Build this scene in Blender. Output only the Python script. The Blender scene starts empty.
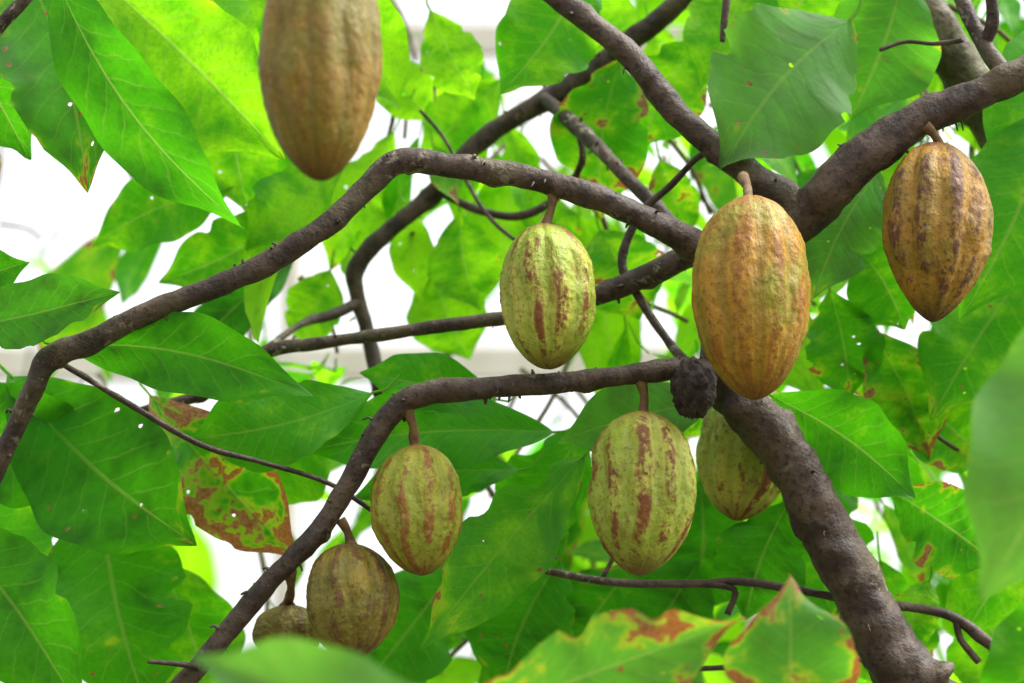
import bpy, math, random
import numpy as np
from mathutils import Vector, noise, Matrix
random.seed(7); np.random.seed(7)
S=bpy.context.scene
S.view_settings.view_transform='Standard'; S.view_settings.look='None'; S.view_settings.exposure=0

# ---------------------------------------------------------------- frame of the tree (mm grid on a tilted plane through the crown)
PITCH=math.radians(14); D0=2.5
EYE=Vector((0,0,1.6)); FW=Vector((0,math.cos(PITCH),math.sin(PITCH))); UP=Vector((0,-math.sin(PITCH),math.cos(PITCH))); RT=Vector((1,0,0))
def P(x,y,d=0.0):
    s=(D0+d)/D0*0.001
    return EYE+FW*(D0+d)+RT*((x-512)*s)+UP*((341.5-y)*s)
def sc(d): return (D0+d)/D0*0.001
def unP(p):
    q=p-EYE; dd=q.dot(FW); s=dd/D0*0.001
    return q.dot(RT)/s+512, 341.5-q.dot(UP)/s, dd-D0

# ---------------------------------------------------------------- node helpers
class NT:
    def __init__(s,mat):
        mat.use_nodes=True; s.t=mat.node_tree; s.t.nodes.clear()
    def n(s,typ,ins=None,**props):
        nd=s.t.nodes.new(typ)
        for k,v in props.items(): setattr(nd,k,v)
        if ins:
            for k,v in ins.items():
                if isinstance(v,bpy.types.NodeSocket): s.t.links.new(v,nd.inputs[k])
                else: nd.inputs[k].default_value=v
        return nd
    def math(s,op,a,b=0.0,c=0.0,clamp=False):
        return s.n('ShaderNodeMath',{0:a,1:b,2:c},operation=op,use_clamp=clamp).outputs[0]
    def ramp(s,f,lo,hi,a=0.0,b=1.0):
        nd=s.n('ShaderNodeMapRange',{'Value':f,'From Min':lo,'From Max':hi,'To Min':a,'To Max':b},interpolation_type='SMOOTHSTEP'); return nd.outputs[0]
    def mix(s,f,a,b,bt='MIX'):
        nd=s.n('ShaderNodeMix',data_type='RGBA',blend_type=bt)
        for i,v in ((0,f),(6,a),(7,b)):
            if isinstance(v,bpy.types.NodeSocket): s.t.links.new(v,nd.inputs[i])
            else: nd.inputs[i].default_value=v if i==0 else (*v,1)
        return nd.outputs[2]
    def noise(s,vec,scale,detail=4,rough=0.55):
        nd=s.n('ShaderNodeTexNoise',{'Vector':vec,'Scale':scale,'Detail':detail,'Roughness':rough}); return nd.outputs[0]
    def mapping(s,vec,scale):
        return s.n('ShaderNodeMapping',{'Vector':vec,'Scale':scale}).outputs[0]
    def out(s,sh): s.n('ShaderNodeOutputMaterial',{'Surface':sh})

def leaf_material(name,dark,mid,light,trans,tr=0.5,level=2):
    m=bpy.data.materials.new(name); T=NT(m)
    uv=T.n('ShaderNodeUVMap',uv_map='UVMap').outputs[0]
    sx=T.n('ShaderNodeSeparateXYZ',{0:uv}); 
    u=T.math('ABSOLUTE',T.math('MULTIPLY_ADD',sx.outputs[0],2.0,-1.0)); v=sx.outputs[1]
    at=T.n('ShaderNodeAttribute',attribute_name='lc'); sp=T.n('ShaderNodeSeparateColor',{0:at.outputs[0]})
    tone,brn,rnd=sp.outputs[0],sp.outputs[1],sp.outputs[2]; pale=at.outputs['Alpha']
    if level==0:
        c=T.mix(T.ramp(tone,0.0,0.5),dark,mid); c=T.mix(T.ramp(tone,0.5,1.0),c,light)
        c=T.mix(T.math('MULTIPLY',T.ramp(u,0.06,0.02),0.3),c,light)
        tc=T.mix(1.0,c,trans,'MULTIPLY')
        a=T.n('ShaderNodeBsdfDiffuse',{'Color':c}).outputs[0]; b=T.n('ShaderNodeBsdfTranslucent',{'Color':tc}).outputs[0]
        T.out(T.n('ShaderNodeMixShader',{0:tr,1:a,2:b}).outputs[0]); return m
    off=T.n('ShaderNodeCombineXYZ',{0:T.math('MULTIPLY',rnd,37.0),1:T.math('MULTIPLY',rnd,91.0),2:T.math('MULTIPLY',tone,13.0)}).outputs[0]
    lp=T.n('ShaderNodeVectorMath',{0:T.mapping(uv,(1.0,2.6,1)),1:off},operation='ADD').outputs[0]
    nz=T.noise(lp,2.2,3,0.6)
    sv=T.math('ADD',T.math('MULTIPLY_ADD',v,10.5,T.math('MULTIPLY',T.math('POWER',u,0.8),-1.7)),T.math('MULTIPLY',nz,0.9))
    fr=T.math('ABSOLUTE',T.math('SUBTRACT',T.math('FRACT',sv),0.5))
    vein=T.math('MULTIPLY',T.ramp(fr,0.07,0.0),T.ramp(u,1.0,0.5))
    rib=T.ramp(u,0.045,0.012)
    veins=T.math('MAXIMUM',T.math('MULTIPLY',vein,0.5),rib)
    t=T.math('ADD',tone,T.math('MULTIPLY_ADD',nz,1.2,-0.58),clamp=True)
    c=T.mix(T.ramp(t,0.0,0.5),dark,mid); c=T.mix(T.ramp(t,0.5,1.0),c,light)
    fine=T.noise(lp,26.0,3,0.7)
    c=T.mix(T.math('MULTIPLY',T.ramp(fine,0.4,0.7),0.28),c,tuple(x*0.45 for x in mid))
    c=T.mix(pale,c,(0.15,0.29,0.10))  # sky reflection on glossy leaf tops, painted in as a grey-green tint
    cv=T.mix(T.math('MULTIPLY',veins,0.25),c,(0.22,0.42,0.05))
    edge=T.math('MAXIMUM',T.math('POWER',u,3.0),T.ramp(v,0.6,1.05))
    bn=T.math('MULTIPLY_ADD',edge,0.18,T.math('MULTIPLY_ADD',fine,0.10,nz))
    th=T.math('MULTIPLY_ADD',brn,-0.40,0.95)
    bm=T.ramp(bn,th,T.math('ADD',th,0.03))
    bc=T.mix(T.ramp(fine,0.35,0.65),(0.15,0.05,0.02),(0.50,0.30,0.15))
    halo=T.ramp(bn,T.math('ADD',th,-0.09),T.math('ADD',th,0.01))
    cv=T.mix(T.math('MULTIPLY',halo,0.5),cv,(0.36,0.38,0.03))
    vd=T.n('ShaderNodeTexVoronoi',{'Vector':lp,'Scale':4.5}); vs=T.math('ADD',vd.outputs[0],T.math('MULTIPLY_ADD',fine,0.12,-0.06))
    spot=T.math('MULTIPLY',T.ramp(vs,0.14,0.08),T.ramp(brn,0.08,0.3))
    bm=T.math('MAXIMUM',bm,spot)
    col=T.mix(bm,cv,bc)
    tc=T.mix(T.math('MULTIPLY',veins,0.3),T.mix(1.0,cv,trans,'MULTIPLY'),tuple(x*0.22 for x in trans))
    tc=T.mix(bm,tc,(0.34,0.12,0.02))
    if level==2:
        h=T.math('SUBTRACT',T.math('ADD',T.math('MULTIPLY',T.ramp(fr,0.0,0.4),0.5),T.math('MULTIPLY',fine,0.3)),T.math('MULTIPLY',rib,0.5))
        bp=T.n('ShaderNodeBump',{'Strength':0.24,'Distance':0.003,'Height':h}).outputs[0]
        pr=T.n('ShaderNodeBsdfPrincipled',{'Base Color':col,'Roughness':T.math('MULTIPLY_ADD',nz,0.25,0.44),'Normal':bp,'Specular IOR Level':0.24}).outputs[0]
        tl=T.n('ShaderNodeBsdfTranslucent',{'Color':tc,'Normal':bp}).outputs[0]
        ms=T.n('ShaderNodeMixShader',{0:tr,1:pr,2:tl}).outputs[0]
        # insect-eaten holes inside some of the dead spots
        rc=T.n('ShaderNodeSeparateColor',{0:vd.outputs[1]}).outputs[0]
        hole=T.math('MULTIPLY',T.math('LESS_THAN',vs,0.095),T.math('MULTIPLY',T.math('GREATER_THAN',rc,0.6),T.math('GREATER_THAN',brn,0.18)))
        T.out(T.n('ShaderNodeMixShader',{0:hole,1:ms,2:T.n('ShaderNodeBsdfTransparent').outputs[0]}).outputs[0]); return m
    pr=T.n('ShaderNodeBsdfPrincipled',{'Base Color':col,'Roughness':0.5,'Specular IOR Level':0.22}).outputs[0]
    tl=T.n('ShaderNodeBsdfTranslucent',{'Color':tc}).outputs[0]
    T.out(T.n('ShaderNodeMixShader',{0:tr,1:pr,2:tl}).outputs[0]); return m

def bark_material(name,a,b,lich,lamt):
    m=bpy.data.materials.new(name); T=NT(m)
    co=T.n('ShaderNodeTexCoord').outputs['Object']
    n1=T.noise(co,26,4,0.6); n2=T.noise(co,130,3,0.65); n3=T.noise(co,9,2)
    c=T.mix(T.ramp(n1,0.35,0.65),a,b)
    c=T.mix(T.math('MULTIPLY',T.ramp(n2,0.50,0.66),0.7),c,tuple(x*0.28 for x in a))
    l=T.math('MULTIPLY',T.ramp(n3,0.53,0.63),T.ramp(T.noise(co,75,4,0.7),0.55,0.60))
    c=T.mix(T.math('MULTIPLY',l,lamt),c,lich)
    g=T.math('MULTIPLY',T.ramp(T.noise(co,13,2),0.5,0.7),0.35)
    c=T.mix(g,c,(0.08,0.075,0.025))
    h=T.math('ADD',T.math('MULTIPLY',n1,0.8),T.math('MULTIPLY',n2,0.45))
    bp=T.n('ShaderNodeBump',{'Strength':0.8,'Distance':0.006,'Height':h}).outputs[0]
    T.out(T.n('ShaderNodeBsdfPrincipled',{'Base Color':c,'Roughness':0.58,'Normal':bp,'Specular IOR Level':0.35}).outputs[0]); return m

def pod_material(name,base,alt,stripe,samt,groove,gloss=0.55,mott=0.5):
    m=bpy.data.materials.new(name); T=NT(m)
    co=T.n('ShaderNodeTexCoord').outputs['Object']
    oi=T.n('ShaderNodeObjectInfo').outputs['Random']
    co=T.n('ShaderNodeVectorMath',{0:co,1:T.n('ShaderNodeCombineXYZ',{0:T.math('MULTIPLY',oi,9.0),2:T.math('MULTIPLY',oi,5.0)}).outputs[0]},operation='ADD').outputs[0]
    r=T.n('ShaderNodeAttribute',attribute_name='ridge').outputs['Fac']
    hh=T.n('ShaderNodeAttribute',attribute_name='hh').outputs['Fac']
    st=T.mapping(co,(1,1,0.4))
    n1=T.noise(co,16,4,0.6); n2=T.noise(st,60,4,0.7); n3=T.noise(co,190,3,0.7); n4=T.noise(st,30,5,0.7)
    c=T.mix(T.ramp(n1,0.40,0.58),base,alt)
    c=T.mix(T.math('MULTIPLY',T.ramp(r,0.45,0.05),0.6),c,groove)
    s=T.math('MULTIPLY',T.ramp(r,0.35,0.85),T.ramp(T.math('ADD',n4,T.math('MULTIPLY',n3,0.35)),0.61,0.74))
    c=T.mix(T.math('MULTIPLY',s,samt),c,stripe)
    c=T.mix(T.math('MULTIPLY',T.ramp(n2,0.52,0.66),mott),c,tuple(x*0.9 for x in stripe))
    c=T.mix(T.math('MULTIPLY',T.ramp(n3,0.54,0.66),mott),c,tuple(x*0.45 for x in stripe))
    c=T.mix(T.math('MULTIPLY',T.ramp(T.noise(co,120,3,0.7),0.60,0.70),0.22),c,(0.50,0.42,0.16))
    c=T.mix(T.math('MULTIPLY',T.ramp(hh,0.88,1.0),0.7),c,stripe)
    c=T.mix(T.math('MULTIPLY',T.ramp(T.math('ADD',hh,T.math('MULTIPLY',n4,0.15)),0.22,0.05),0.75),c,tuple(x*0.55 for x in stripe))
    h=T.math('ADD',T.math('ADD',T.math('MULTIPLY',n2,0.9),T.math('MULTIPLY',n3,0.3)),T.math('MULTIPLY',n1,0.9))
    bp=T.n('ShaderNodeBump',{'Strength':0.6,'Distance':0.006,'Height':h}).outputs[0]
    T.out(T.n('ShaderNodeBsdfPrincipled',{'Base Color':c,'Roughness':T.math('MULTIPLY_ADD',n2,0.35,gloss-0.17),'Normal':bp,'Specular IOR Level':0.4}).outputs[0]); return m

def plain(name,a,b,scale,rough=0.8,bump=0.3):
    m=bpy.data.materials.new(name); T=NT(m)
    co=T.n('ShaderNodeTexCoord').outputs['Object']; nn=T.noise(co,scale,5)
    c=T.mix(T.ramp(nn,0.3,0.7),a,b); bp=T.n('ShaderNodeBump',{'Strength':bump,'Distance':0.01,'Height':nn}).outputs[0]
    T.out(T.n('ShaderNodeBsdfPrincipled',{'Base Color':c,'Roughness':rough,'Normal':bp}).outputs[0]); return m

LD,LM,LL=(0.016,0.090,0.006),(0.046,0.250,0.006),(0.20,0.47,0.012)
TRN=(1.95,1.85,0.75)
M_leaf=leaf_material('cocoa_leaf',LD,LM,LL,TRN,0.56,2)
M_leaf_mid=leaf_material('cocoa_leaf_inner',LD,LM,LL,TRN,0.60,1)
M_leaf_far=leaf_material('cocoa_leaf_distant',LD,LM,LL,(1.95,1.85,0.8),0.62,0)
M_bark=bark_material('bark',(0.038,0.025,0.018),(0.094,0.064,0.045),(0.33,0.32,0.22),0.55)
M_bark2=bark_material('bark_pale',(0.065,0.052,0.025),(0.14,0.12,0.06),(0.30,0.32,0.2),0.3)
M_stem=plain('pod_stalk',(0.08,0.04,0.016),(0.20,0.12,0.045),60)
M_twig=plain('green_twig',(0.10,0.06,0.025),(0.14,0.13,0.04),40)

# ---------------------------------------------------------------- object helper
def link(name,me,mats,parent=None,smooth=True):
    o=bpy.data.objects.new(name,me); S.collection.objects.link(o)
    for m in mats: me.materials.append(m)
    if smooth: me.polygons.foreach_set('use_smooth',[True]*len(me.polygons))
    if parent: o.parent=parent
    return o
def empty(name):
    e=bpy.data.objects.new(name,None); S.collection.objects.link(e); return e

# ---------------------------------------------------------------- branches
def catmull(pts,rad,step):
    out=[];rr=[]
    n=len(pts)
    for i in range(n-1):
        p0=pts[max(i-1,0)];p1=pts[i];p2=pts[i+1];p3=pts[min(i+2,n-1)]
        k=max(2,int((p2-p1).length/step))
        for j in range(k):
            t=j/k
            out.append(0.5*((2*p1)+(p2-p0)*t+(2*p0-5*p1+4*p2-p3)*t*t+(3*p1-p0-3*p2+p3)*t**3)); rr.append(rad[i]*(1-t)+rad[i+1]*t)
    out.append(pts[-1]);rr.append(rad[-1]); return out,rr
def tube(V,F,pts,rad,sides=18,step=0.005,rough=0.14,knots=True,wob=0.4):
    C,R=catmull(pts,rad,step)
    seed=random.random()*100; b0=len(V); prev=None
    kn=[]
    if knots:
        L=len(C)
        for _ in range(max(1,int(L/8))): kn.append((random.uniform(0,L),random.uniform(0,2*math.pi),random.uniform(0.10,0.45),random.uniform(0.9,2.6)))
    for i,c in enumerate(C):
        t=(C[min(i+1,len(C)-1)]-C[max(i-1,0)]).normalized()
        if prev is None: a=t.orthogonal().normalized()
        else: a=(prev-t*prev.dot(t)).normalized()
        prev=a; b=t.cross(a); r=R[i]
        w=Vector((noise.noise(c*9+Vector((seed,0,0))),noise.noise(c*9+Vector((0,seed,0))),noise.noise(c*9+Vector((0,0,seed)))))*r*wob
        for k in range(sides):
            th=2*math.pi*k/sides
            d=a*math.cos(th)+b*math.sin(th)
            q=1+rough*noise.noise((c+d*r)*28+Vector((seed,0,0)))+rough*0.7*noise.noise((c+d*r)*80)
            for (ki,kt,ka,ks) in kn:
                di=(i-ki)/ks
                if abs(di)<3:
                    dt=math.atan2(math.sin(th-kt),math.cos(th-kt))
                    q+=ka*math.exp(-di*di-dt*dt*3.0)
            V.append(c+w+d*r*q)
    n=len(C)
    for i in range(n-1):
        for k in range(sides):
            F.append((b0+i*sides+k,b0+i*sides+(k+1)%sides,b0+(i+1)*sides+(k+1)%sides,b0+(i+1)*sides+k))
    for i,flip in ((0,1),(n-1,0)):
        F.append(tuple(b0+i*sides+k for k in (range(sides) if not flip else reversed(range(sides)))))
    return C,R
def mesh_from(name,V,F):
    me=bpy.data.meshes.new(name); me.from_pydata([tuple(v) for v in V],[],F); me.update(); return me
def br(V,F,lst,**k):
    pts=[P(x,y,d) for x,y,r,d in lst]; rad=[r*sc(d)*0.87 for x,y,r,d in lst]
    return tube(V,F,pts,rad,**k)

tree=empty('cocoa_tree')
V=[];F=[]
base=[Vector((0.98,3.15,-0.05)),Vector((0.93,3.0,0.35)),Vector((0.82,2.75,0.95))]
tp=[P(1010,860,0.10),P(948,750,0.06),P(902,673,0.05),P(858,592,0.05),P(820,510,0.05),P(782,448,0.05),P(748,405,0.05),P(728,365,0.06),P(728,310,0.07),P(752,255,0.07),P(800,212,0.05),P(835,180,0.03),P(880,148,0.02),P(925,120,0.02),P(975,98,0.02),P(1035,68,0.02),P(1110,10,0.03),P(1180,-90,0.05)]
tr=[0.075,0.06,0.045,0.036,0.032,0.030,0.0285,0.0275,0.026,0.026,0.025,0.023,0.022,0.022,0.023,0.0205,0.018,0.0165,0.016,0.016,0.015,0.012]
trunkC,trunkR=tube(V,F,base+tp,tr[:len(base+tp)],sides=32,step=0.005,rough=0.16)
allC=[(trunkC,trunkR)]
allC.append(br(V,F,[(735,285,16,.07),(700,250,17,.04),(660,228,16,.02),(600,200,14.5,.0),(520,176,14,.0),(450,164,14,.0),(398,161,15,.0),(365,190,14,.0),(330,224,14,-.01),(270,262,14,-.01),(225,283,13,-.01),(180,300,13,-.01),(100,336,13,0),(48,356,14,0),(28,395,12,0),(10,440,11,.01),(-15,500,11,.02),(-60,600,9,.05)],sides=22))
allC.append(br(V,F,[(725,375,15,.055),(690,369,13,.02),(640,373,12,.0),(560,381,12,.0),(480,390,13,.0),(425,396,14,.0),(397,407,14,0),(372,440,13,0),(345,485,13,0),(318,528,12,0),(288,562,12,0),(245,612,12,0),(190,676,12,0),(130,750,11,0.02)],sides=22))
allC.append(br(V,F,[(800,212,20,.05),(765,185,18,.05),(720,148,16,.06),(680,112,15,.07),(640,70,14.5,.08),(600,33,14,.09),(555,-8,13,.1),(480,-80,12,.12)],sides=20))
allC.append(br(V,F,[(740,290,14,.08),(700,254,14,.09),(650,274,14,.11),(600,296,11,.12),(545,312,9,.13),(480,320,8,.14),(400,331,7.5,.16),(320,342,7,.17),(265,352,8,.18),(215,388,7,.19),(165,405,6,.2),(100,421,5,.22)],sides=16))
allC.append(br(V,F,[(760,-60,13,.28),(690,-4,12,.3),(640,34,12,.32),(575,80,13,.34),(520,115,12,.35),(475,148,11,.35),(435,190,11,.35),(385,232,10,.35),(355,266,11,.35),(355,295,9,.35),(367,335,8,.35),(378,385,9,.34),(372,393,6,.34)],sides=16))
allC.append(br(V,F,[(690,245,9,.12),(650,200,8,.16),(610,160,8,.2),(575,125,9,.27),(545,99,8,.34)],sides=12))
br(V,F,[(718,147,4,.07),(697,158,4,.1),(672,185,4,.12),(640,215,5,.13),(621,262,5,.13),(640,300,5,.12),(668,340,5,.1),(692,368,7,.06)],sides=10)
br(V,F,[(440,192,5,.34),(480,210,5,.33),(520,216,5,.32),(560,195,4,.30),(582,160,4,.26),(578,128,4,.27)],sides=10)
br(V,F,[(358,300,6,.35),(335,312,7,.33),(300,325,4,.3),(262,352,4,.2)],sides=10)
br(V,F,[(65,366,3,.04),(130,404,3.5,.02),(200,444,3.5,.03),(260,462,3,.05),(330,484,3,.06),(385,520,3,.06)],sides=8)
br(V,F,[(500,562,4,.07),(560,573,4.5,.07),(625,583,4.5,.08),(700,584,5,.10),(742,582,5,.10),(850,600,5,.07)],sides=8)
br(V,F,[(702,584,4,.10),(735,590,4,.10),(728,615,4,.10)],sides=8)
br(V,F,[(858,600,5,.06),(905,606,5,.1),(955,617,6.5,.1),(1000,652,7,.1),(1050,690,7,.1)],sides=8)
br(V,F,[(955,617,5,.1),(960,640,4,.1),(978,662,4,.1)],sides=8)
br(V,F,[(-40,70,8,.0),(0,26,8,.0),(30,-8,8,.0),(60,-60,8,0)],sides=10)
br(V,F,[(729,-20,4,.1),(725,12,4.5,.1),(722,42,3,.1)],sides=8)
br(V,F,[(552,505,2.5,.08),(553,535,2.5,.07),(540,566,3,.07)],sides=8)
br(V,F,[(600,583,3,.08),(612,560,2.5,.08),(625,530,2,.08)],sides=8)
br(V,F,[(200,668,4,-.01),(175,664,3,-.02),(148,662,2,-.03)],sides=8)
br(V,F,[(650,665,3,.15),(700,668,3,.15),(860,660,3,.15),(930,672,3,.2)],sides=8)
br(V,F,[(1010,80,11,.02),(985,45,10,.04),(962,0,9,.06),(950,-60,9,.08)],sides=14)
br(V,F,[(985,45,7,.04),(992,15,7,.03),(985,-30,7,.03)],sides=10)
br(V,F,[(880,50,2.5,.15),(905,42,2.5,.15),(935,44,2.5,.12),(962,40,3,.08)],sides=8)
br(V,F,[(420,110,2,.3),(445,140,2.2,.3),(480,205,2.5,.28),(515,240,2.2,.25),(560,262,2,.2)],sides=8)
br(V,F,[(800,330,2,.2),(870,380,2.5,.2),(935,435,2.5,.2),(990,470,2,.22)],sides=8)
# limb above the crown that carries the nearest pod
allC.append(br(V,F,[(60,-260,13,-.25),(200,-190,13,-.3),(330,-150,12,-.33),(480,-140,10,-.33),(700,-190,10,-.2)],sides=14))
# dried flower stalks and old pod scars on the cushions
for C,R in allC:
    i=8
    while i<len(C)-8:
        c=C[i]; t=(C[i+1]-C[i]).normalized()
        d=Vector((random.gauss(0,1),random.gauss(0,1),random.gauss(0,1))); d=(d-t*d.dot(t)).normalized()
        s=c+d*R[i]*0.9; L=random.uniform(0.002,0.009)
        k=Vector((random.gauss(0,.3),random.gauss(0,.3),random.gauss(0,.3)-0.3))*L
        r=random.uniform(0.0008,0.0018)
        tube(V,F,[s,s+d*L*0.6,s+d*L+k],[r*1.7,r,r*0.7],sides=5,step=0.004,knots=False,wob=0)
        i+=random.choice([1,2,3,5,9,16])
o=link('branches',mesh_from('branches',V,F),[M_bark],tree)
V=[];F=[]
br(V,F,[(840,-120,27,.25),(905,-25,27,.25),(940,40,26,.25),(985,110,25,.25),(1030,180,24,.25),(1120,300,24,.28),(1250,480,26,.35)],sides=22)
link('back_limb',mesh_from('back_limb',V,F),[M_bark2],tree)
# shrivelled black knob at the fork
V=[];F=[]
for i in range(25):
    ph=math.pi*i/24
    for k in range(36):
        th=2*math.pi*k/36
        d=Vector((math.sin(ph)*math.cos(th),math.sin(ph)*math.sin(th)*0.9,math.cos(ph)*1.4))
        q=1+0.20*noise.noise(d*5)+0.10*math.cos(9*th+3*math.sin(ph*3))*math.sin(ph)
        V.append(P(694,388,-.01)+d*0.0215*q)
for i in range(24):
    for k in range(36): F.append((i*36+k,(i+1)*36+k,(i+1)*36+(k+1)%36,i*36+(k+1)%36))
M_dead=plain('dead_pod_skin',(0.012,0.008,0.006),(0.055,0.032,0.02),110,0.7,0.8)
link('shrivelled_fruit',mesh_from('shrivelled_fruit',V,F),[M_dead],tree)

# ---------------------------------------------------------------- pods
def pod(x,y,w,h,d,mat,stalk,lean=0.0,leany=0.0,taper=1.0,rot=None,ramp=0.030,neck=0.0,seed=0):
    s=sc(d); c=P(x,y,d); a=w*s/2*1.05; b=h*s/2
    V=[];F=[];RG=[];HH=[]; NI,NK=120,200
    rot=random.random()*6 if rot is None else rot
    so=Vector((seed*3.1,seed*1.7,seed))
    for i in range(NI+1):
        ph=math.pi*i/NI; yy=math.cos(ph)
        if yy>0: r=max(0,1-yy**2.6)**0.54
        else:
            t=-yy; r=max(0,1-t**(2.15-0.3*taper))**(0.52+0.12*taper); r*=1-0.05*taper*t
        env=math.sin(ph)**0.35 if 0<i<NI else 0
        for k in range(NK):
            th=2*math.pi*k/NK
            wv=0.14*noise.noise(Vector((math.cos(th)*1.5,math.sin(th)*1.5,yy*2.2))+so)
            tw=th+rot+wv+0.06*math.sin(seed)*yy
            rg=0.5+0.5*math.cos(10*tw); rg2=0.5+0.5*math.cos(5*tw+0.6)
            prof=(rg**0.6); am=1+0.5*noise.noise(Vector((math.cos(th)*2,math.sin(th)*2,yy*3))+so*2)
            q=1-ramp*2.3*(1-prof)*env*am-ramp*1.0*(1-rg2)*env
            dv=Vector((math.cos(th),math.sin(th),yy*1.6))
            q+=0.040*noise.noise(dv*1.7+so)+0.018*noise.noise(dv*6+so)*env+0.012*noise.noise(dv*13+so)*env+0.006*noise.noise(dv*28+so)*env
            zz=yy*b*(1+0.012*noise.noise(dv*4+so))
            bendx=0.05*a*(yy*yy)*(1 if seed%2 else -1)
            V.append(Vector((math.cos(th)*a*r*q+bendx,math.sin(th)*a*0.97*r*q,zz))); RG.append(rg); HH.append((yy+1)/2)
    for i in range(NI):
        for k in range(NK): F.append((i*NK+k,(i+1)*NK+k,(i+1)*NK+(k+1)%NK,i*NK+(k+1)%NK))
    nb=len(F)
    R=Matrix.Rotation(lean,3,'Y')@Matrix.Rotation(leany,3,'X')
    V=[R@v for v in V]
    if stalk:
        e=P(*stalk)-c; top=R@Vector((0,0,b*0.985))
        m1=top.lerp(e,0.5)+Vector((0.002,0,0.001))
        tube(V,F,[top-R@Vector((0,0,b*0.03)),top+R@Vector((0,0,0.003)),m1,e],[0.0085,0.0052,0.0040,0.0062],sides=12,step=0.003,rough=0.2,knots=True)
    RG+= [0.0]*(len(V)-len(RG)); HH+=[1.0]*(len(V)-len(HH))
    me=mesh_from('cocoa_pod',V,F)
    for nm,dat in (('ridge',RG),('hh',HH)):
        at=me.attributes.new(nm,'FLOAT','POINT'); at.data.foreach_set('value',dat)
    ob=link('cocoa_pod',me,[mat,M_stem]); ob.location=c
    me.polygons.foreach_set('material_index',[0]*nb+[1]*(len(F)-nb)); me.update()
    return ob
orange=pod_material('pod_skin_ripe',(0.38,0.195,0.010),(0.24,0.225,0.012),(0.22,0.080,0.008),0.7,(0.20,0.135,0.008))
ochre=pod_material('pod_skin_ochre',(0.26,0.150,0.010),(0.18,0.150,0.010),(0.17,0.080,0.010),0.4,(0.14,0.10,0.010),mott=.4)
brown=pod_material('pod_skin_brown',(0.33,0.170,0.012),(0.21,0.15,0.012),(0.10,0.036,0.010),1.0,(0.29,0.155,0.010),mott=.6)
green=pod_material('pod_skin_green',(0.42,0.43,0.055),(0.27,0.35,0.030),(0.19,0.065,0.014),1.0,(0.27,0.33,0.035))
ygreen=pod_material('pod_skin_yellowgreen',(0.37,0.35,0.025),(0.25,0.30,0.022),(0.24,0.085,0.014),0.9,(0.24,0.25,0.02))
olive=pod_material('pod_skin_olive',(0.25,0.18,0.016),(0.17,0.15,0.014),(0.12,0.055,0.014),0.9,(0.15,0.12,0.012))
pod(320,62,119,248,-.33,ochre,(325,-145,-.33),seed=1,taper=.6,rot=0.1,ramp=.024)
pod(549,296,93,150,-.02,green,(553,192,0.0),seed=2,taper=.4,lean=-0.03,ramp=.036)
pod(750,297,115,210,-.075,orange,(742,176,0.03),seed=3,taper=.6,lean=0.0,ramp=.026)
pod(937,232,107,186,-.01,brown,(925,125,.01),seed=4,taper=1.3,lean=0.06,ramp=.044)
pod(417,510,90,132,-.01,ygreen,(407,410,0),seed=5,taper=.6,lean=-0.05,ramp=.034)
pod(643,493,107,166,-.02,green,(641,378,0),seed=6,taper=.6,lean=0.03,rot=0.4,ramp=.038)
pod(746,452,98,140,.14,green,(735,375,.08),seed=7,taper=.7,lean=0.22)
pod(352,601,89,116,-.01,olive,(340,520,0),seed=8,taper=.3,lean=-0.05,ramp=.028)
pod(287,634,66,58,.05,olive,(290,572,.0),seed=9,taper=.3)

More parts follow.
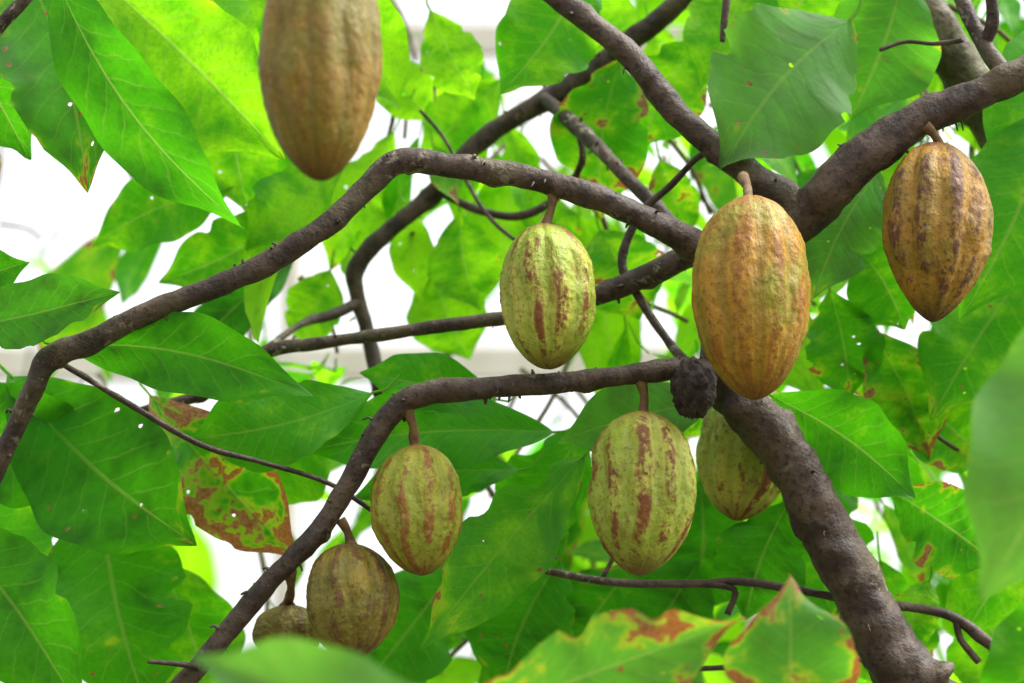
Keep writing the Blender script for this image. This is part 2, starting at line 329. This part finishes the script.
# ---------------------------------------------------------------- leaves
class Leaves:
    def __init__(s): s.V=[];s.F=[];s.UV=[];s.C=[];s.n=0
    def add(s,B,T,w,N,bend=0.06,fold=0.18,wave=0.1,side=0.0,tone=0.5,brown=0.0,nu=8,nv=16,nib=0.0,pet=True,pale=0.0):
        Y=(T-B); L=Y.length; Y=Y/L; N=(N-Y*N.dot(Y))
        if N.length<1e-4: N=Y.orthogonal()
        N.normalize(); X=Y.cross(N); rnd=random.random(); ph=random.random()*6; ph2=random.random()*6; fr=random.uniform(7,13)
        v=np.linspace(0,1,nv+1)[:,None]; u=np.linspace(-1,1,nu+1)[None,:]
        sh=np.sin(np.pi*np.clip(v,0,1)**random.uniform(0.98,1.18))**0.82
        sm=np.clip((v-0.78)/0.17,0,1); sm=sm*sm*(3-2*sm); sh=sh*(1-0.42*sm); sh=np.maximum(sh,0.006)
        edge=1+0.035*np.sin(v*fr*2.3+ph+np.sign(u)*1.3)
        if nib>0:
            nb=np.array([[max(0,noise.noise(Vector((vv*9+rnd*50,(1 if uu>0 else -1)*3.0,rnd*20)))-0.15)*1.6 for uu in u[0]] for vv in v[:,0]])
            edge=edge-nib*nb
        hw=w/2*sh*edge; xx=u*hw
        zz=bend*L*4*v*(1-v)*(0.8+0.4*v)+fold*np.abs(xx)+wave*w/2*sh*np.sin(v*fr+ph+u*0.9)*(u**2)
        zz=zz-0.10*w*np.clip(v-0.7,0,1)*rnd+0.05*w*np.sin(v*5+ph2)*u
        zz=zz+0.005*w*np.cos(2*np.pi*(v*10.5-np.abs(u)**0.8*1.7))*np.minimum(1,(1-np.abs(u))*3)*(1 if nv>20 else 0)
        xo=side*L*np.sin(np.pi*v)
        pos=np.array(B)[None,None,:]+np.array(Y)[None,None,:]*(L*v+0*u)[:,:,None]+np.array(X)[None,None,:]*(xx+xo)[:,:,None]+np.array(N)[None,None,:]*zz[:,:,None]
        b0=s.n; k=(nu+1)*(nv+1); s.V.append(pos.reshape(-1,3))
        uvv=np.stack([np.broadcast_to(0.5+0.5*u,(nv+1,nu+1)),np.broadcast_to(v,(nv+1,nu+1))],-1).reshape(-1,2)
        s.UV.append(uvv)
        i=np.arange(nv)[:,None]*(nu+1)+np.arange(nu)[None,:]
        s.F.append((b0+np.stack([i,i+1,i+nu+2,i+nu+1],-1)).reshape(-1,4))
        s.C.append(np.tile([tone,brown,rnd,pale],(k,1))); s.n+=k
        if pet:
            e=B-Y*L*0.13+Vector((0,0,0.012)); r=max(0.0013,w*0.012)
            q=[B+Y*L*0.02,B-Y*L*0.06,e]; vs=[]
            for c in q:
                for a,bq in ((1,0),(0,1),(-1,0),(0,-1)): vs.append(c+X*a*r+N*bq*r)
            vs=np.array([tuple(z) for z in vs]); b0=s.n; s.V.append(vs); s.UV.append(np.tile([0.5,0.3],(12,1))); s.C.append(np.tile([0.7,0.1,rnd,0.0],(12,1)))
            ff=[]
            for j in range(2):
                for m in range(4): ff.append((b0+j*4+m,b0+j*4+(m+1)%4,b0+j*4+4+(m+1)%4,b0+j*4+4+m))
            s.F.append(np.array(ff)); s.n+=12
    def build(s,name,mat,parent=None):
        V=np.concatenate(s.V);F=np.concatenate(s.F);UV=np.concatenate(s.UV);C=np.concatenate(s.C)
        me=bpy.data.meshes.new(name); me.vertices.add(len(V)); me.vertices.foreach_set('co',V.ravel())
        me.loops.add(F.size); me.loops.foreach_set('vertex_index',F.ravel().astype(np.int32))
        me.polygons.add(len(F)); me.polygons.foreach_set('loop_start',np.arange(0,F.size,4,dtype=np.int32)); me.polygons.foreach_set('loop_total',np.full(len(F),4,dtype=np.int32))
        me.update(calc_edges=True)
        l=me.uv_layers.new(name='UVMap'); l.data.foreach_set('uv',UV[F.ravel()].astype(np.float32).ravel())
        a=me.color_attributes.new('lc','FLOAT_COLOR','POINT'); a.data.foreach_set('color',C.astype(np.float32).ravel())
        me.validate(); return link(name,me,[mat],parent)

near=Leaves()
def HL(x0,y0,d0,x1,y1,d1,w,tone=.5,brown=0.0,tilt=0.0,pale=0.0,lift=0.3,bend=.05,fold=.15,wave=.12,side=0,nib=0.0):
    B=P(x0,y0,d0);T=P(x1,y1,d1); Y=(T-B).normalized(); X=Y.cross(-FW).normalized()
    N=(-FW+X*tilt+UP*lift*0.3); near.add(B,T,w*sc((d0+d1)/2)*math.sqrt(1+tilt*tilt),N,bend,fold,wave,side,tone,brown,14,44,nib,pale=pale)
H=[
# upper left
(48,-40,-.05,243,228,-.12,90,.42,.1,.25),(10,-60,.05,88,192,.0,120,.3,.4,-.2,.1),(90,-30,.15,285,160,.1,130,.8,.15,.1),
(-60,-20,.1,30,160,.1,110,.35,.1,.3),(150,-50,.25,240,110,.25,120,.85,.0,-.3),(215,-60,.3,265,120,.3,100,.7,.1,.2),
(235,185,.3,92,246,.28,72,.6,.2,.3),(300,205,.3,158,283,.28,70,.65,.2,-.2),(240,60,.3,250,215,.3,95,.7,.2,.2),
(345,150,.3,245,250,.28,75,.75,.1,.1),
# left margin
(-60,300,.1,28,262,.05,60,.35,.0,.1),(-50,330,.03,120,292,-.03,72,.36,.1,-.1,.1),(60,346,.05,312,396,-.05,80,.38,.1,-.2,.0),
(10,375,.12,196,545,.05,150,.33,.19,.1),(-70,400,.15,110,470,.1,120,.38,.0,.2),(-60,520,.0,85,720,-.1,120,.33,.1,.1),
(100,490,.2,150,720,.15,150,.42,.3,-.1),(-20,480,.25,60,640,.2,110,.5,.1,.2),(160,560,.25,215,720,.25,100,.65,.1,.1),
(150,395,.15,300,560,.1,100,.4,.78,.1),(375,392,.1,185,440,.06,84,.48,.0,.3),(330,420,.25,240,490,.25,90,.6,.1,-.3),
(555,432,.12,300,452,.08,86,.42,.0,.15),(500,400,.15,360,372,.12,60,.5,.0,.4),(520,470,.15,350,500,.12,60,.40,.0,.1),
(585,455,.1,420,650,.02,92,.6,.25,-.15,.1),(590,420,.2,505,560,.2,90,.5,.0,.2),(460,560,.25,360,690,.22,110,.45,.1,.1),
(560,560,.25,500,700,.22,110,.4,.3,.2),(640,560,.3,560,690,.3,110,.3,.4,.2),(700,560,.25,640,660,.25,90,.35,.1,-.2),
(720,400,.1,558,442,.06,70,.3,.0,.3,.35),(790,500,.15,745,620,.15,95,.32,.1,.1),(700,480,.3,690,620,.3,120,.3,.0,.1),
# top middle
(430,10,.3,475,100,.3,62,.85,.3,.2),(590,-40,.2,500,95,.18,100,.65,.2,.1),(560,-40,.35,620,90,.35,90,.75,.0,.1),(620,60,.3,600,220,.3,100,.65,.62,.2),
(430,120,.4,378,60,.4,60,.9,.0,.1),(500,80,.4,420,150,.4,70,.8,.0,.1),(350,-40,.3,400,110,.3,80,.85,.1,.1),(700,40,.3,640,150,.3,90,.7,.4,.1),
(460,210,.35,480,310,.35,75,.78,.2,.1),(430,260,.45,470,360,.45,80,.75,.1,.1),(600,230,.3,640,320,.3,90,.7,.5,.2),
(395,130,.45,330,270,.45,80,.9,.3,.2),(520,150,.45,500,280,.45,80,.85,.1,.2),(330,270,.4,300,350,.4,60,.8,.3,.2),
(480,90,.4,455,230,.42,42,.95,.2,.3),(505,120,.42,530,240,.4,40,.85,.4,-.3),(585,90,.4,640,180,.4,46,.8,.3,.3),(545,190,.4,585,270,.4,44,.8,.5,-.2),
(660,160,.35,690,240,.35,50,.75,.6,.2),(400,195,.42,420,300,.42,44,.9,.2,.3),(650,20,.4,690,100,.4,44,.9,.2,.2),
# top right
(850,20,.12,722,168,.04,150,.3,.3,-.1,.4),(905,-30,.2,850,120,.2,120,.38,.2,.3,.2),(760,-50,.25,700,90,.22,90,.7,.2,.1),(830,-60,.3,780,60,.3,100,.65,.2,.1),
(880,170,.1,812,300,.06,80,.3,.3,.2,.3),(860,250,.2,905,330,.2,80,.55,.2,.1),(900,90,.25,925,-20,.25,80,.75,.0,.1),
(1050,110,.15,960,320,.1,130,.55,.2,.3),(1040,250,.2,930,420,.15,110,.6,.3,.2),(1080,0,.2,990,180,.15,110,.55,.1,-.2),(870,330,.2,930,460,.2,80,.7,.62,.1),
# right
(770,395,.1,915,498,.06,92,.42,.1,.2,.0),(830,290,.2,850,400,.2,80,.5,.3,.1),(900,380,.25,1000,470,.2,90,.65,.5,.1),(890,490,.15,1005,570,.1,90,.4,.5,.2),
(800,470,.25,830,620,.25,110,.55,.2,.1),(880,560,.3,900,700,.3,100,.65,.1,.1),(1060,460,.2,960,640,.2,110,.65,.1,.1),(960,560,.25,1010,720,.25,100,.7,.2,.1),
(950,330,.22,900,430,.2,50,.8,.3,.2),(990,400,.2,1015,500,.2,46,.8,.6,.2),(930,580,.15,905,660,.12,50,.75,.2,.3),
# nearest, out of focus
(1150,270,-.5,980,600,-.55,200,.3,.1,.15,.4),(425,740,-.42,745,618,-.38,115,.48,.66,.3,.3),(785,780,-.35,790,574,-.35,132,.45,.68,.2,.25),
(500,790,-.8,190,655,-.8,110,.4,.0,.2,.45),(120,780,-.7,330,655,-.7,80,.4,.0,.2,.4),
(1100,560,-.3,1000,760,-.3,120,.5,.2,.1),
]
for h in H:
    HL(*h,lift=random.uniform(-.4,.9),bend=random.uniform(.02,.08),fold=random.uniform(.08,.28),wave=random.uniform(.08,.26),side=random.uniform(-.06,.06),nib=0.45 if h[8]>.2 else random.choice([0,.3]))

# gaps in the crown where the bright sky shows through
GAPS=[(35,225,75,50),(150,175,40,40),(110,130,40,25),(195,270,40,20),(400,290,42,28),(330,300,35,20),(360,350,75,20),(540,140,30,20),(385,130,18,22),(440,22,36,20),
(480,350,50,14),(235,580,22,45),(695,65,24,22),(895,45,20,38),(905,365,20,40),(705,120,14,18),(245,195,20,20),(650,340,12,8),(490,515,18,12),(860,300,8,8)]
def blocked(B,T,w,sf=1.0):
    for k in range(7):
        t=k/6; q=B.lerp(T,t); x,y,d=unP(q); hw=w*0.5*math.sin(math.pi*min(max(t,.05),.95))*1000*D0/(D0+d)*0.7
        for gx,gy,rx,ry in GAPS:
            if ((x-gx)/(rx*sf+hw))**2+((y-gy)/(ry*sf+hw))**2<1: return True
    return False
tw=[];twf=[]
def cluster(L,c,n,ln,tone,up=0.3,sf=1.0,brownp=.3,lod=(6,12)):
    base_az=random.random()*6.28; made=0
    for i in range(n):
        az=base_az+i*2.4+random.uniform(-.4,.4); el=random.uniform(-1.2,0.15)
        d=Vector((math.cos(az)*math.cos(el),math.sin(az)*math.cos(el)*0.8,math.sin(el))).normalized()
        l=ln*random.uniform(.6,1.15); B=c+d*0.035+Vector((0,0,random.uniform(-.05,.05))); T=B+d*l+Vector((0,0,-0.18*l)); w=l*random.uniform(.30,.44)
        if blocked(B,T,w,sf): continue
        N=Vector((random.gauss(0,.45),random.gauss(0,.45)-0.15,1.0)); made+=1
        L.add(B,T,w,N,random.uniform(.05,.16),random.uniform(.05,.3),random.uniform(.05,.2),random.uniform(-.05,.05),min(1,max(0,tone+random.gauss(0,.22))),random.uniform(.35,.6) if random.random()<brownp else random.uniform(0,.15),lod[0],lod[1],random.choice([0,0,.3]),pale=random.choice([0,0,0,0,.25]))
    if made:
        e=c+Vector((random.uniform(-.12,.12),random.uniform(-.1,.15),random.uniform(.03,.16)))
        tube(tw,twf,[c-Vector((0,0,.01)),c.lerp(e,.5)+Vector((.01,0,0)),e],[.0025,.003,.004],sides=6,step=.02,knots=False)
near.build('leaves',M_leaf,tree)
inner=Leaves()
for i in range(68):
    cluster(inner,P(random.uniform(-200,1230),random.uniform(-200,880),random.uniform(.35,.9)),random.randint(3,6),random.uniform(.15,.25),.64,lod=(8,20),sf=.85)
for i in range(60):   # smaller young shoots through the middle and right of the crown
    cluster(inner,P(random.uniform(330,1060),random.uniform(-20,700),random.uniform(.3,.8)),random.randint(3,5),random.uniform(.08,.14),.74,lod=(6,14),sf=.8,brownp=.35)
inner.build('inner_leaves',M_leaf_mid,tree)
link('twigs',mesh_from('twigs',tw,twf),[M_twig],tree)
tw=[];twf=[]
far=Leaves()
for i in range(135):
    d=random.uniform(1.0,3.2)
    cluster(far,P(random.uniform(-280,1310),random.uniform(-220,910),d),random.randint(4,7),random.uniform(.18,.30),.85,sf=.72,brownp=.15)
bg=empty('background_foliage')
far.build('background_leaves',M_leaf_far,bg); link('background_twigs',mesh_from('background_twigs',tw,twf),[M_twig],bg)

# ---------------------------------------------------------------- greenhouse frame behind
V=[];F=[]
def box(c,sx,sy,sz,bev=0.008):
    b0=len(V)
    oct_=[(-1,-1,1,0),(-1,-1,0,1),(-1,1,0,-1),(-1,1,1,0),(1,1,-1,0),(1,1,0,-1),(1,-1,0,1),(1,-1,-1,0)]
    long_x=sx>sz
    for e in (-1,1):
        for (a,b,da,db) in oct_:
            if long_x: V.append(c+Vector((e*sx/2,a*sy/2+da*bev,b*sz/2+db*bev)))
            else: V.append(c+Vector((a*sx/2+da*bev,b*sy/2+db*bev,e*sz/2)))
    for k in range(8): F.append((b0+k,b0+(k+1)%8,b0+8+(k+1)%8,b0+8+k))
    F.append(tuple(b0+k for k in range(8))); F.append(tuple(b0+8+k for k in range(8)))
Yw=8.0
for x in np.arange(-6,6.1,1.5): box(Vector((x+0.62-1.5*0.9,Yw,2.5)),0.07,0.09,5.0)
for z in (0.15,2.18,3.50,4.62): box(Vector((0,Yw-0.075,z)),13.0,0.05,0.12)
M_frame=plain('painted_frame',(0.50,0.47,0.38),(0.62,0.60,0.52),6,0.6,0.1)
link('greenhouse_frame',mesh_from('greenhouse_frame',V,F),[M_frame],smooth=False)

# ground
me=mesh_from('ground',[(-200,-200,0),(200,-200,0),(200,200,0),(-200,200,0)],[(0,1,2,3)])
link('ground',me,[plain('soil',(0.05,0.035,0.02),(0.10,0.09,0.05),1.5,0.95,.5)])

# ---------------------------------------------------------------- light: bright hazy overcast, veiled sun high to the right
az=math.radians(92); el=math.radians(56)
w=bpy.data.worlds.new('World'); S.world=w; w.use_nodes=True; nt=w.node_tree; nt.nodes.clear()
sk=nt.nodes.new('ShaderNodeTexSky'); sk.sky_type='NISHITA'; sk.sun_disc=False; sk.sun_elevation=el; sk.sun_rotation=az; sk.dust_density=6; sk.air_density=1.0
hs=nt.nodes.new('ShaderNodeHueSaturation'); hs.inputs['Saturation'].default_value=0.10; hs.inputs['Value'].default_value=3.0
bgn=nt.nodes.new('ShaderNodeBackground'); bgn.inputs[1].default_value=0.15; ou=nt.nodes.new('ShaderNodeOutputWorld')
nt.links.new(sk.outputs[0],hs.inputs['Color']); nt.links.new(hs.outputs[0],bgn.inputs[0]); nt.links.new(bgn.outputs[0],ou.inputs[0])
sl=bpy.data.lights.new('sun','SUN'); sl.energy=2.1; sl.angle=math.radians(20); sl.color=(1,.96,.88)
so=bpy.data.objects.new('sun',sl); S.collection.objects.link(so)
sd=Vector((math.sin(az)*math.cos(el),math.cos(az)*math.cos(el),math.sin(el)))
so.rotation_euler=(-sd).to_track_quat('-Z','Y').to_euler()

# ---------------------------------------------------------------- camera
cd=bpy.data.cameras.new('camera'); cam=bpy.data.objects.new('camera',cd); S.collection.objects.link(cam); S.camera=cam
cam.location=EYE; cam.rotation_euler=(math.radians(90)+PITCH,0,0); cd.sensor_width=36; cd.lens=36*D0/1.024; cd.clip_end=1000; cd.clip_start=.05
cd.dof.use_dof=True; cd.dof.focus_distance=D0-.03; cd.dof.aperture_fstop=3.2
